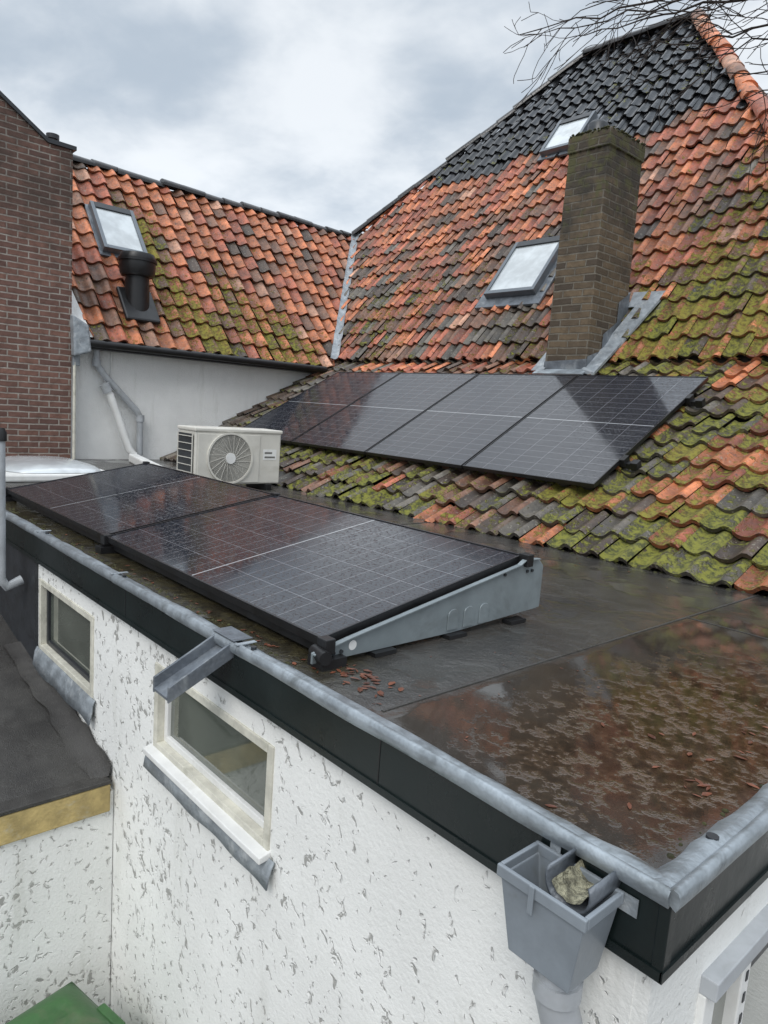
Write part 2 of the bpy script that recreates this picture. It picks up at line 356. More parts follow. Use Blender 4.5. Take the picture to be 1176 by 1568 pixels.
for i in range(n):
    for k in (0,1): ff.append((i*3+k,i*3+k+1,i*3+k+4,i*3+k+3))
mobj('valley_lead',vv,ff,M_leadl,house,smooth=True)
M_dk2=simple('grey_aluminium',(.16,.18,.20),.4,.4,.15,6,.03)
def skylight(name,O,U,W,N,w,l,parent,fl=.14):
    e=empty(name); e.parent=parent
    obox('flashing',O,U,W,N,-fl,w+fl,-fl*1.3,l+fl*.6,.06,.105,M_lead,e,.01)
    for nm,a in (('jamb_a',(0,.06,0,l)),('jamb_b',(w-.06,w,0,l)),('rail_bottom',(.06,w-.06,0,.07)),('rail_top',(.06,w-.06,l-.12,l))):
        obox(nm,O,U,W,N,a[0],a[1],a[2],a[3],.105,.21,M_dark if 'top' in nm else M_dk2,e,.006)
    obox('pane',O,U,W,N,.055,w-.055,.065,l-.11,.12,.185,M_sky,e)
skylight('skylight',V3((-7.57,8.80,zu(8.80))),Ux,Vu,Nu,.95,1.14,house)
skylight('skylight_upper',V3((-8.42,10.93,zu(10.93))),Ux,Vu,Nu,.75,.85,house,.06)
# ------------------------------------------------------------------ chimney
ch=empty('brick_chimney')
cx0,cx1,cy0,cy1=-5.58,-5.02,7.73,8.50
def ring(z,e): return [(cx0-e,cy0-e,z),(cx1+e,cy0-e,z),(cx1+e,cy1+e,z),(cx0-e,cy1+e,z)]
def lathe(name,levels,mat,parent):
    vs=[];fs=[]
    for z,e in levels: vs+=ring(z,e)
    for i in range(len(levels)-1):
        for k in range(4): fs.append((i*4+k,i*4+(k+1)%4,(i+1)*4+(k+1)%4,(i+1)*4+k))
    n=len(levels)-1; fs.append((n*4,n*4+1,n*4+2,n*4+3))
    return bev(mobj(name,vs,fs,mat,parent),.012)
lathe('shaft',[(1.3,.03),(4.27,0),(4.28,.018),(4.46,.018),(4.49,0)],M_chim,ch)
tube('flue_pot',[(-5.36,7.97,4.4),(-5.36,7.97,4.64),(-5.36,7.97,4.68)],[.14,.13,.09],M_dark,ch)
vs=[];fs=[]
rr_=random.Random(4)
for _ in range(110):
    s=rr_.choice((0,1)); x=rr_.uniform(cx0,cx1+.02); y=cy0-.01
    if s: x=cx1+.01; y=rr_.uniform(cy0,cy1)
    z=rr_.choice((4.46,4.49,4.48,4.28)); r=rr_.uniform(.012,.032); b=len(vs)
    for (a,bb,c) in ((1,0,0),(-1,0,0),(0,1,0),(0,-1,0),(0,0,.8),(0,0,-.5)): vs.append((x+a*r,y+bb*r,z+c*r))
    for f in ((0,2,4),(2,1,4),(1,3,4),(3,0,4),(2,0,5),(1,2,5),(3,1,5),(0,3,5)): fs.append(tuple(b+q for q in f))
mobj('cap_moss',vs,fs,M_moss,ch,smooth=True)
obox('flashing_front',V3((cx0,7.70,.5615*(7.70-4.86))),Ux,Vl,Nl,-.12,.62,-.10,.03,.04,.065,M_zinc,ch,.005)
zl=lambda y: max(.5615*(y-4.86)-.03,zu(y))
vs=[(cx1,7.66,zl(7.66)+.12),(cx1+.20,7.62,zl(7.62)+.10),(cx1+.22,8.12,zl(8.12)+.17),(cx1,8.12,zl(8.12)+.19),(cx1+.44,8.62,zl(8.62)+.15),(cx1+.2,8.66,zl(8.66)+.17)]
vs+=[(a,b,c-.04) for a,b,c in vs]
mobj('flashing_side',vs,[(0,1,2,3),(3,2,4,5),(0,6,7,1),(1,7,8,2),(2,8,10,4),(4,10,11,5)],M_leadl,ch)
vs=[(cx0-.2,7.66,zl(7.66)+.10),(cx0,7.66,zl(7.66)+.11),(cx0,8.3,zl(8.3)+.15),(cx0-.2,8.3,zl(8.3)+.13)]
mobj('flashing_side_left',vs,[(0,1,2,3)],M_leadl,ch)
fx=cx1+.034
mobj('flashing_step',[(fx,7.70,1.60),(fx,8.52,2.35),(fx,8.52,2.70),(fx,8.28,2.55),(fx,8.28,2.30),(fx,8.0,2.12),(fx,8.0,1.92),(fx,7.70,1.82)],[(0,1,2,3,4,5,6,7)],M_lead,ch)
mobj('flashing_back',[(cx0-.1,8.52,zl(8.52)+.12),(cx1+.30,8.52,zl(8.52)+.14),(cx1+.45,8.66,zl(8.66)+.15),(cx0-.1,8.70,zl(8.70)+.13)],[(0,1,2,3)],M_leadl,ch)
mobj('flashing_front_upright',[(cx0-.03,cy0-.034,1.58),(fx,cy0-.034,1.58),(fx,cy0-.034,1.79),(cx0-.03,cy0-.034,1.76)],[(0,1,2,3)],M_lead,ch)
# ------------------------------------------------------------------ left building
lb=empty('white_wall_house')
tl_=math.atan(1.19)
Uy=V3((0,1,0)); Vw=V3((-math.cos(tl_),0,math.sin(tl_))); Nw=V3((math.sin(tl_),0,math.cos(tl_)))
Lw=(12.93-10.4)/math.cos(tl_)
vy=lambda v: 7.9+ (v*math.cos(tl_))*(10.27-7.9)/2.53
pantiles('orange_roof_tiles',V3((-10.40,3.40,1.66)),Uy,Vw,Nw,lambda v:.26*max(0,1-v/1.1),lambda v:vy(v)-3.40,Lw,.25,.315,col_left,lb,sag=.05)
mobj('orange_roof_deck',[(-10.40,3.4,1.61),(-10.4,7.95,1.61),(-12.93,10.27,4.61),(-12.93,3.4,4.61)],[(0,1,2,3)],M_under,lb)
mobj('orange_roof_rear',[(-12.93,3.4,4.65),(-12.93,10.27,4.65),(-15.5,12,1.6),(-15.5,3.4,1.6)],[(0,1,2,3)],M_rt,lb)
caps('orange_roof_ridge',V3((-12.95,3.3,4.72)),V3((-12.95,10.3,4.72)),.11,.40,dkc,lb)
box('white_wall',-10.9,-10.60,3.40,8.0,-.03,1.60,M_stucco2,lb)
box('rear_wall',-15.4,-10.91,3.41,8.5,-3.6,1.6,M_stucco2,lb)
box('soffit_board',-10.598,-10.38,3.62,7.75,1.555,1.60,M_dark,lb)
box('fascia_board',-10.40,-10.37,3.62,7.75,1.56,1.69,M_black,lb)
tube('gutter',[(-10.31,3.6,1.63),(-10.31,7.72,1.63)],.055,M_black,lb)
mobj('verge_plaster',[(-10.38,3.40,1.62),(-10.38,3.66,1.62),(-11.3,3.44,2.80),(-11.3,3.40,2.82)],[(0,1,2,3)],M_stucco2,lb).location=(.07,0,.09)
bev(hexa('lead_box',[(-10.36,3.38,1.42),(-10.22,3.38,1.42),(-10.22,3.62,1.50),(-10.36,3.62,1.50),(-10.45,3.38,2.0),(-10.28,3.38,1.98),(-10.28,3.60,1.86),(-10.45,3.60,1.90)],M_leadl,lb),.03,3)
box('lead_drop',-10.38,-10.34,3.405,3.50,1.30,1.75,M_leadl,lb,.01)
ow=V3((-10.40-(3.03-1.66)/1.19,4.20,3.03))
skylight('roof_window',ow,Uy,Vw,Nw,.70,1.02,lb,.05)
vt=empty('roof_vent'); vt.parent=lb
vx,vyy=-10.86,4.50
obox('base_flashing',V3((vx,vyy,1.66+1.19*(-10.4-vx))),Uy,Vw,Nw,-.27,.27,-.30,.35,.07,.14,M_black,vt,.03)
tube('stem',[(vx,vyy,2.15),(vx,vyy,2.85)],[.19,.17],M_black,vt,24)
tube('cowl',[(vx,vyy,2.72),(vx,vyy,2.76),(vx,vyy,2.98),(vx,vyy,3.05)],[.23,.255,.27,.24],M_black,vt,28)
tube('cowl_lip',[(vx,vyy,2.93),(vx,vyy,2.97)],[.285,.285],M_black,vt,28)
tube('ridge_vent_pipe',[(-12.9,3.9,4.6),(-12.9,3.9,5.0)],.07,M_dark,lb)
tube('ridge_vent_cap',[(-12.9,3.9,4.95),(-12.9,3.9,5.02)],.10,M_dark,lb)
dp=empty('wall_downpipe')
xw=-10.50
tube('downpipe',[(xw,3.78,1.60),(xw,3.78,1.36),(xw,3.90,1.20),(xw,4.38,.72),(xw,4.44,.62),(xw,4.44,.05)],.048,M_pvcl,dp)
tube('socket_a',[(xw,3.78,1.42),(xw,3.78,1.32)],.06,M_pvcl,dp); tube('socket_b',[(xw,4.44,.66),(xw,4.44,.56)],.06,M_pvcl,dp)
tube('waste_pipe',[(xw+.08,3.88,1.02),(xw+.08,3.95,.93),(xw+.08,4.24,.15),(xw+.1,4.32,.06)],.055,M_white,dp)
tube('waste_socket',[(xw+.08,3.86,1.08),(xw+.08,3.92,.97)],.07,M_pvcl,dp)
tube('thin_cable_pipe',[(-10.58,4.02,1.55),(-10.58,4.02,.85)],.012,M_white,dp,8)
cd=empty('white_pipe_duct')
hexa('duct',[(-10.2,4.15,-.02),(-7.5,3.55,-.02),(-7.5,3.69,-.02),(-10.2,4.29,-.02),(-10.2,4.15,.10),(-7.5,3.55,.10),(-7.5,3.69,.10),(-10.2,4.29,.10)],M_white,cd,.02)
# ------------------------------------------------------------------ brick building
bb=empty('brick_gable_house')
extr('gable_wall',[(-3.5,-3.6),(3.40,-3.6),(3.40,4.12),(3.10,4.12),(.2,6.1),(-3.5,3.6)],'x',-10.75,-10.40,M_brick,bb)
extr('coping_right',[(3.44,4.12),(3.44,4.17),(3.08,4.18),(.2,6.16),(.2,6.11),(3.08,4.125)],'x',-10.78,-10.37,M_dark,bb)
mobj('brick_house_roof',[(-10.76,3.1,4.0),(-10.76,.2,6.0),(-18,.2,6.0),(-18,3.1,4.0),(-10.76,-3.5,3.5),(-18,-3.5,3.5)],[(0,1,2,3),(1,4,5,2)],M_rt,bb)
box('brick_side',-17.9,-10.76,-3.4,3.38,-3.6,3.9,M_brick,bb)
tube('corner_seal_pipe',[(-10.36,3.43,1.35),(-10.36,3.43,.0)],.022,M_cream,bb,8)
# ------------------------------------------------------------------ flat-roof extension
ex=empty('flat_roof_extension')
RZ=-.02
mobj('roof_surface',[(-10.6,1.50,RZ),(-.63,1.50,RZ),(-.63,5.3,RZ),(-10.6,5.3,RZ)],[(0,1,2,3)],M_bit,ex)
def wallY(y0,y1,xa,xb,za,zb,holes,mat,parent):
    xs=sorted({xa,xb,*[h[0] for h in holes],*[h[1] for h in holes]})
    for i in range(len(xs)-1):
        a,b=xs[i],xs[i+1]; hs=[h for h in holes if h[0]<=a and h[1]>=b]
        if not hs: box('front_wall',a,b,y0,y1,za,zb,mat,parent)
        else:
            box('front_wall_below',a,b,y0,y1,za,hs[0][2],mat,parent); box('front_wall_above',a,b,y0,y1,hs[0][3],zb,mat,parent)
A=(-3.28,-2.19,-.80,-.345); B=(-5.20,-4.15,-.86,-.345)
wallY(1.5,1.75,-10.4,-.66,-3.6,-.05,[A,B],M_stucco,ex)
box('side_wall_a',-.95,-.62,1.502,1.80,-3.6,-.05,M_stucco,ex); box('side_wall_b',-.95,-.62,3.05,4.97,-3.6,-.05,M_stucco,ex); box('side_wall_head',-.95,-.62,1.80,3.05,-.40,-.05,M_stucco,ex)
box('interior_dark',-10.3,-1.0,2.2,2.25,-3.5,-.06,M_dark,ex)
box('dark_cladding',-10.3,-5.24,1.475,1.498,-1.3,-.22,M_dark,ex)
box('fascia_front',-10.4,-.585,1.462,1.495,-.215,-.012,M_fascia,ex,.004)
box('fascia_front_lip',-10.4,-.583,1.456,1.4615,-.215,-.19,M_fascia,ex)
box('fascia_side',-.6195,-.587,1.4955,4.86,-.215,-.012,M_fascia,ex,.004)
box('fascia_side_lip',-.5865,-.580,1.456,4.86,-.215,-.19,M_fascia,ex)
box('fascia_corner_post',-.612,-.5835,1.4595,1.50,-.22,-.013,M_fascia,ex,.004)
for x in (-8.3,-6.1,-3.6,-1.55): box('fascia_joint',x,x+.006,1.4605,1.464,-.19,-.02,M_black,ex)
def trim(name,path,inward,parent,seedv):
    prof=[(-.002,-.034),(-.010,-.020),(-.010,-.004),(-.003,.009),(.009,.014),(.021,.008),(.027,.001),(.045,.004),(.068,-.006),(.084,-.0165),(.084,-.021),(.02,-.021)]
    p0,p1=V3(path[0]),V3(path[1]); n=max(2,int((p1-p0).length/.05)); vs=[];fs=[];m=len(prof)
    for i in range(n+1):
        p=p0.lerp(p1,i/n)
        for j,(a,z) in enumerate(prof):
            w=noise.noise(V3((p.x*3+seedv,p.y*3,j*.3)))*.005*(1 if j<6 else 1.6)
            e=noise.noise(V3((p.x*9,p.y*9+seedv,2)))*.016 if j in (9,10) else 0
            vs.append(p+V3(inward)*(a+w*.6+e)+V3((0,0,z+w*(0 if j>8 else 1))))
    for i in range(n):
        for j in range(m-1): fs.append((i*m+j,i*m+j+1,(i+1)*m+j+1,(i+1)*m+j))
    fs+=[tuple(range(m)),tuple(n*m+j for j in range(m))[::-1]]
    o=mobj(name,vs,fs,M_zinc,parent,smooth=True); q=o.modifiers.new('e','EDGE_SPLIT'); q.split_angle=math.radians(60); return o
xs=[-10.4]
while xs[-1]<-1.9: xs.append(xs[-1]+1.33)
xs[-1]=-.585
for i in range(len(xs)-1):
    trim('edge_trim_front',((xs[i]+.001,1.452,.002),(xs[i+1]-.001,1.452,.002)),(0,1,0),ex,i*7)
    if i:
        box('trim_joint',xs[i]-.012,xs[i]+.012,1.441,1.535,.012,.0175,M_leadl,ex,.003)
        tube('trim_rivet',[(xs[i]+.05,1.495,.0),(xs[i]+.05,1.495,.014)],.012,M_dark,ex,8)
for i,(a,b) in enumerate(((1.452,2.6),(2.602,3.75),(3.752,4.86))):
    trim('edge_trim_side',((-.572,a,.004),(-.572,b,.004)),(-1,0,0),ex,50+i*5)
tube('trim_fixing',[(-.625,1.75,.0),(-.625,1.75,.010)],.016,M_dark,ex,10)
for nm,a in (('seam_a',(-1.68,-1.668,1.58,4.86)),('seam_b',(-4.6,-4.59,1.58,4.86))):
    box(nm,a[0],a[1],a[2],a[3],RZ,RZ+.0035,M_bit2,ex)
box('seam_cross',-1.668,-.66,3.84,3.848,RZ,RZ+.003,M_bit2,ex)
ct=empty('lead_overflow_chute'); ct.parent=ex
y0c,y1c=1.47,1.18; z0c,z1c=-.035,-.175
hexa('chute_base',[(-2.60,y1c,z1c-.01),(-2.48,y1c,z1c-.01),(-2.48,y0c,z0c-.01),(-2.60,y0c,z0c-.01),(-2.60,y1c,z1c),(-2.48,y1c,z1c),(-2.48,y0c,z0c),(-2.60,y0c,z0c)],M_lead,ct)
for nm,xa in (('chute_side_a',-2.612),('chute_side_b',-2.48)):
    hexa(nm,[(xa,y1c,z1c-.02),(xa+.012,y1c,z1c-.02),(xa+.012,y0c,z0c-.02),(xa,y0c,z0c-.02),(xa,y1c,z1c+.045),(xa+.012,y1c,z1c+.045),(xa+.012,y0c,z0c+.053),(xa,y0c,z0c+.053)],M_lead,ct,.003)
box('chute_patch',-2.63,-2.45,1.448,1.54,.0165,.021,M_lead,ct,.003)
def winY(name,x0,x1,z0,z1,fm,inner,parent,t=.04):
    e=empty(name); e.parent=parent
    for nm,a in (('frame_left',(x0,x0+t,z0,z1)),('frame_right',(x1-t,x1,z0,z1)),('frame_top',(x0+t,x1-t,z1-t,z1)),('frame_bottom',(x0+t,x1-t,z0,z0+t))):
        box(nm,a[0],a[1],1.49,1.62,a[2],a[3],fm,e,.004)
    t2=.035; X0,X1,Z0,Z1=x0+t,x1-t,z0+t,z1-t
    for nm,a in (('sash_left',(X0,X0+t2,Z0,Z1)),('sash_right',(X1-t2,X1,Z0,Z1)),('sash_top',(X0+t2,X1-t2,Z1-t2,Z1)),('sash_bottom',(X0+t2,X1-t2,Z0,Z0+t2))):
        box(nm,a[0],a[1],1.53,1.58,a[2],a[3],inner,e,.004)
    box('pane',X0+.03,X1-.03,1.55,1.56,Z0+.03,Z1-.03,M_glass,e)
    return e
w=winY('window',A[0],A[1],A[2],A[3],M_cream,M_white,ex)
hexa('sill_board',[(A[0]-.02,1.445,-.83),(A[1]+.01,1.445,-.83),(A[1]+.01,1.56,-.815),(A[0]-.02,1.56,-.815),(A[0]-.02,1.445,-.80),(A[1]+.01,1.445,-.80),(A[1]+.01,1.56,-.775),(A[0]-.02,1.56,-.775)],M_white,w,.005)
def apron(name,x0,x1,zt,zb,parent,y=1.490):
    n=60; vs=[];fs=[]
    for i in range(n+1):
        x=x0+(x1-x0)*i/n; q=noise.noise(V3((x*5,1,2)))*.010; d=noise.noise(V3((x*4.1,7,2)))*.022
        vs+= [(x,y+.005,zt+.01),(x,y-.010+q*.4,zt-.02),(x,y-.018+q,zt*.5+zb*.5),(x,y-.026-q*.6,zb+d)]
    for i in range(n):
        for k in (0,1,2): fs.append((i*4+k,i*4+4+k,i*4+5+k,i*4+1+k))
    o=mobj(name,vs,fs,M_leadl,parent,smooth=True); m=o.modifiers.new('s','SOLIDIFY'); m.thickness=.006; return o
apron('sill_lead',A[0]-.04,A[1]+.05,-.825,-.915,w)
w2=winY('window_small',B[0],B[1],B[2],B[3],M_cream,M_dark,ex)
apron('sill_lead_small',B[0]-.04,B[1]+.05,-.865,-1.00,w2)
dr=empty('side_door'); dr.parent=ex
box('head_frame',-.66,-.575,1.80,3.05,-.455,-.40,M_pvcl,dr,.004)
for a,b in ((1.80,1.87),(2.06,2.12),(2.98,3.05)): box('jamb',-.66,-.60,a,b,-3.5,-.455,M_white,dr,.004)
box('glazing',-.645,-.635,1.87,2.98,-3.5,-.455,M_glass,dr)
box('panel_frame',-.65,-.61,2.12,2.98,-.56,-.455,M_dark,dr)
for i in range(8): box('hinge_hole',-.5995,-.597,2.085,2.10,-.56-.07*i,-.53-.07*i,M_dark,dr)
# ------------------------------------------------------------------ hopper and downpipe
hp=empty('rainwater_hopper')
def frus(name,t,b,zt,zb,mat,parent,th=.012):
    def r(q,z,e): return [(q[0]+e,q[2]+e,z),(q[1]-e,q[2]+e,z),(q[1]-e,q[3]-e,z),(q[0]+e,q[3]-e,z)]
    vs=r(b,zb,0)+r(t,zt,0)+r(t,zt,th)+r(b,zb+th,th)
    fs=[(3,2,1,0)]
    for i in range(3):
        for k in range(4): fs.append((i*4+k,i*4+(k+1)%4,(i+1)*4+(k+1)%4,(i+1)*4+k))
    fs.append((12,13,14,15)); return bev(mobj(name,vs,fs,mat,parent),.006,3)
frus('hopper_body',(-.925,-.695,1.30,1.452),(-.895,-.725,1.32,1.445),-.075,-.27,M_pvc,hp,.008)
def rimbox(x0_,x1_,y0_,y1_,z0_,z1_,t):
    box('hopper_rim',x0_,x1_,y0_,y0_+t,z0_,z1_,M_pvc,hp,.003); box('hopper_rim',x0_,x1_,y1_-t,y1_,z0_,z1_,M_pvc,hp,.003)
    box('hopper_rim',x0_,x0_+t,y0_+t,y1_-t,z0_,z1_,M_pvc,hp,.003); box('hopper_rim',x1_-t,x1_,y0_+t,y1_-t,z0_,z1_,M_pvc,hp,.003)
rimbox(-.932,-.688,1.293,1.455,-.082,-.052,.012)
box('hopper_clip',-.835,-.82,1.288,1.292,-.12,-.05,M_pvc,hp,.002)
box('hopper_back_tab_a',-.895,-.865,1.4555,1.4585,-.08,-.025,M_leadl,hp); box('hopper_back_tab_b',-.715,-.655,1.4555,1.4585,-.10,-.055,M_leadl,hp)
tube('downpipe',[(-.79,1.385,-.26),(-.79,1.385,-.36),(-.775,1.40,-.43),(-.76,1.41,-.6),(-.76,1.41,-3.6)],.05,M_pvcl,hp,24)
tube('downpipe_socket',[(-.79,1.385,-.30),(-.79,1.385,-.345)],.058,M_pvcl,hp,24)
vs=[];fs=[];K=14
for y in (1.335,1.47):
    for k in range(K+1):
        t=math.pi*.85+math.pi*1.3*k/K; vs.append((-.765+.055*math.cos(t),y,-.035+.055*math.sin(t)))
for k in range(K): fs.append((k,k+1,K+2+k,K+1+k))
o=mobj('spout',vs,fs,M_lead,hp,smooth=True); m=o.modifiers.new('s','SOLIDIFY'); m.thickness=.006
M_scum=simple('spout_lichen',(.30,.285,.20),.9,0,.7,45,.8,dirt=(.05,.045,.025),dirtamt=.95,bscale=120)
vs=[];fs=[]
for j in range(13):
    for k in range(13):
        t=math.pi+math.pi*(.12+.76*k/12); x=-.765+.047*math.cos(t); y=1.338+.125*j/12; z=-.035+.047*math.sin(t)+.012+noise.noise(V3((x*70,y*50,0)))*.007
        vs.append((x,y,z))
for j in range(12):
    for k in range(12): a=j*13+k; fs.append((a,a+1,a+14,a+13))
mobj('spout_debris',vs,fs,M_scum,hp,smooth=True)
# ------------------------------------------------------------------ solar panels
M_rim=simple('anodised_rim',(.05,.05,.055),.3,.6,.1,5,0)
def panel(name,O,U,W,N,lu,lw,parent,swap=False):
    th=.035; q=lambda u,w,n: O+U*u+W*w+N*n
    vs=[q(0,0,0),q(lu,0,0),q(lu,lw,0),q(0,lw,0),q(0,0,-th),q(lu,0,-th),q(lu,lw,-th),q(0,lw,-th)]
    fs=[(0,1,2,3),(4,7,6,5),(0,4,5,1),(1,5,6,2),(2,6,7,3),(3,7,4,0)]
    o=mobj(name,vs,fs,[M_panel,M_black],parent,[0,1,1,1,1,1])
    uv=o.data.uv_layers.new(name='UVMap'); cs=[(0,0),(1,0),(1,1),(0,1)]
    if swap: cs=[(0,0),(0,1),(1,1),(1,0)]
    for i in range(4): uv.data[i].uv=cs[i]
    r=.010
    for a in ((0,lu,0,r),(0,lu,lw-r,lw),(0,r,r,lw-r),(lu-r,lu,r,lw-r)):
        obox(name+'_rim',O,U,W,N,a[0],a[1],a[2],a[3],.0005,.005,M_rim,parent)
    return o
fa=empty('flat_roof_solar_array')
yf,zf,yb,zb=1.665,.082,2.93,.315
Wd=V3((0,yb-yf,zb-zf)); lw=Wd.length; Wd.normalize()
Nd=Ux.cross(Wd)
panel('panel_a',V3((-4.43,yf,zf)),Ux,Wd,Nd,2.283,lw,fa); panel('panel_b',V3((-6.74,yf,zf)),Ux,Wd,Nd,2.283,lw,fa)
for xb_ in (-2.125,-6.80):
    extr('side_bracket',[(1.60,.0),(1.60,.045),(1.78,.083),(2.86,.280),(2.90,.302),(3.02,.300),(3.07,.255),(3.07,.035),(3.03,.03),(2.4,.0)],'x',xb_,xb_+.012,M_galv,fa,.002)
    extr('bracket_flange_top',[(1.60,.043),(1.78,.083),(2.86,.280),(2.90,.302),(3.02,.300),(3.02,.295),(2.9,.297),(2.86,.275),(1.78,.078),(1.6,.038)],'x',xb_+.0125,xb_+.028,M_galv,fa)
for yy in (2.36,2.47,2.58):
    K=8; pts=[(yy,.015),(yy+.07,.015)]+[(yy+.035+.035*math.cos(math.pi*k/K),.085+.03*math.sin(math.pi*k/K)) for k in range(K+1)]
    extr('stamped_rib',pts,'x',-2.1128,-2.107,M_galv,fa,.003)
vs=[(-2.1115,1.80+.021*math.cos(t*math.pi/10),.045+.021*math.sin(t*math.pi/10)) for t in range(20)]
mobj('round_sticker',vs,[tuple(range(20))],M_white,fa)
for yy in (1.66,1.70,1.74,2.93,2.97,2.75): tube('bolt',[(-2.113,yy,.03 if yy<2 else .24),(-2.104,yy,.03 if yy<2 else .24)],.008,M_dark,fa,8)
tube('rail_end_front',[(-2.16,1.645,.035),(-2.06,1.625,.035)],.028,M_black,fa,10)
box('rail_front',-6.78,-2.13,1.70,1.73,.0,.04,M_black,fa)
box('rail_rear',-6.78,-2.13,2.97,3.01,.02,.28,M_galv,fa)
for x in (-2.12,-4.435,-6.75):
    box('clamp_front',x-.03,x+.03,yf-.02,yf+.03,zf-.05,zf+.014,M_black,fa,.004); box('clamp_rear',x-.03,x+.03,yb-.03,yb+.02,zb-.05,zb+.014,M_black,fa,.004)
    box('foot_front',x-.05,x+.05,1.62,1.74,-.02,.02,M_black,fa)
box('ballast_tray',-6.6,-2.3,2.2,2.6,.0,.05,M_dark,fa)
for a in (1.9,2.35,2.8): box('rubber_feet',-2.14,-2.08,a,a+.12,-.019,-.001,M_black,fa)
ra=empty('tiled_roof_solar_array')
Wr=V3((0,7.41-5.48,1.55-.468)); lr=Wr.length; Wr.normalize(); Nr=Ux.cross(Wr)
Or=V3((-3.335,5.48,.468))+Nr*.02
pw=1.535
for i in range(4):
    panel('panel_%d'%(i+1),Or-Ux*(pw*(i+1)+.02*i),Ux,Wr,Nr,pw,lr,ra,True)
for w_ in (.45,1.72):
    obox('rail',Or,Ux,Wr,Nr,-6.3,.14,w_,w_+.055,-.09,-.038,M_black,ra)
    obox('rail_clamp',Or,Ux,Wr,Nr,.0,.045,w_-.02,w_+.075,-.06,.010,M_black,ra,.004)
    obox('rail_clamp_b',Or,Ux,Wr,Nr,.09,.16,w_-.01,w_+.065,-.10,-.02,M_black,ra,.004)
    for i in range(6): obox('roof_hook',Or,Ux,Wr,Nr,-.3-i*1.15,-.25-i*1.15,w_-.1,w_+.05,-.17,-.09,M_black,ra)
# ------------------------------------------------------------------ AC outdoor unit
ac=empty('air_conditioner_outdoor_unit')
ax,ay0,ay1,az0,az1=-7.0,3.57,4.66,.05,.66
bev(box('casing',-7.40,ax,ay0,ay1,az0,az1,M_ac,ac),.02,3)
box('top_lid',-7.415,ax+.012,ay0-.012,ay1+.012,az1-.03,az1+.012,M_ac,ac,.012)
box('front_panel',ax+.0005,ax+.010,ay0+.03,ay0+.80,az0+.02,az1-.05,M_ac,ac,.004)
cyf,czf=ay0+.42,(az0+az1)/2-.01
def ringm(name,r0,r1,x0_,x1_,mat):
    K=48; vs=[]; fs=[]
    for k in range(K):
        t=2*math.pi*k/K
        for r,x in ((r0,x0_),(r0,x1_),(r1,x1_),(r1,x0_)): vs.append((x,cyf+r*math.cos(t),czf+r*math.sin(t)))
    for k in range(K):
        a=k*4;b=((k+1)%K)*4
        for j in range(4): fs.append((a+j,a+(j+1)%4,b+(j+1)%4,b+j))
    return mobj(name,vs,fs,mat,ac)
M_acg=simple('ac_guard_grey',(.16,.16,.15),.5)
K=40; mobj('fan_recess',[(ax+.0125,cyf+.27*math.cos(2*math.pi*k/K),czf+.27*math.sin(2*math.pi*k/K)) for k in range(K)],[tuple(range(K))],M_acg,ac)
for i in range(16): ringm('guard_ring',.062+i*.0132,.0655+i*.0132,ax+.014,ax+.020,M_ac)
ringm('guard_outer',.265,.285,ax+.010,ax+.028,M_ac)
for i in range(20):
    t=2*math.pi*i/20; c,s=math.cos(t),math.sin(t); c2,s2=math.cos(t+.5),math.sin(t+.5)
    tube('guard_spoke',[(ax+.021,cyf+.06*c,czf+.06*s),(ax+.021,cyf+.27*c2,czf+.27*s2)],.0022,M_ac,ac,5)
tube('fan_hub',[(ax+.012,cyf,czf),(ax+.03,cyf,czf)],.06,M_white,ac,28)
box('coil_side',-7.37,-7.03,ay0-.0165,ay0-.0135,az0+.05,az1-.06,M_grille,ac)
for i in range(7): box('coil_slat',-7.375,-7.025,ay0-.024,ay0-.017,az0+.05+i*.078,az0+.058+i*.078,M_ac,ac)
for i in (0,2): box('coil_post',-7.375+i*.17,-7.362+i*.17,ay0-.0245,ay0-.017,az0+.064,az1-.06,M_ac,ac)
box('label',ax+.001,ax+.003,ay1-.24,ay1-.06,.33,.45,M_white,ac); box('label_print',ax+.0035,ax+.0045,ay1-.22,ay1-.08,.35,.37,M_acg,ac); box('label_print_b',ax+.0035,ax+.0045,ay1-.22,ay1-.12,.40,.42,M_acg,ac)
for yy in (ay0+.1,ay1-.2): box('foot',-7.42,-6.97,yy,yy+.08,-.02,.05,M_black,ac,.005)
# ------------------------------------------------------------------ roof dome
dm=empty('rooflight_dome')
dx,dy=-8.75,2.55
box('kerb',dx-.75,dx+.75,dy-.6,dy+.6,-.02,.06,M_white,dm,.02)
vs=[];fs=[];n1,n2=8,28
for i in range(n1+1):
    r=math.cos(i/n1*math.pi/2)
    for k in range(n2):
        t=2*math.pi*k/n2; c,s=math.cos(t),math.sin(t); q=(abs(c)**4+abs(s)**4)**-.25
        vs.append((dx+.68*r*c*q,dy+.53*r*s*q,.065+.11*math.sin(i/n1*math.pi/2)))
for i in range(n1):
    for k in range(n2): fs.append((i*n2+k,i*n2+(k+1)%n2,(i+1)*n2+(k+1)%n2,(i+1)*n2+k))
mobj('dome',vs,fs,M_dome,dm,smooth=True)
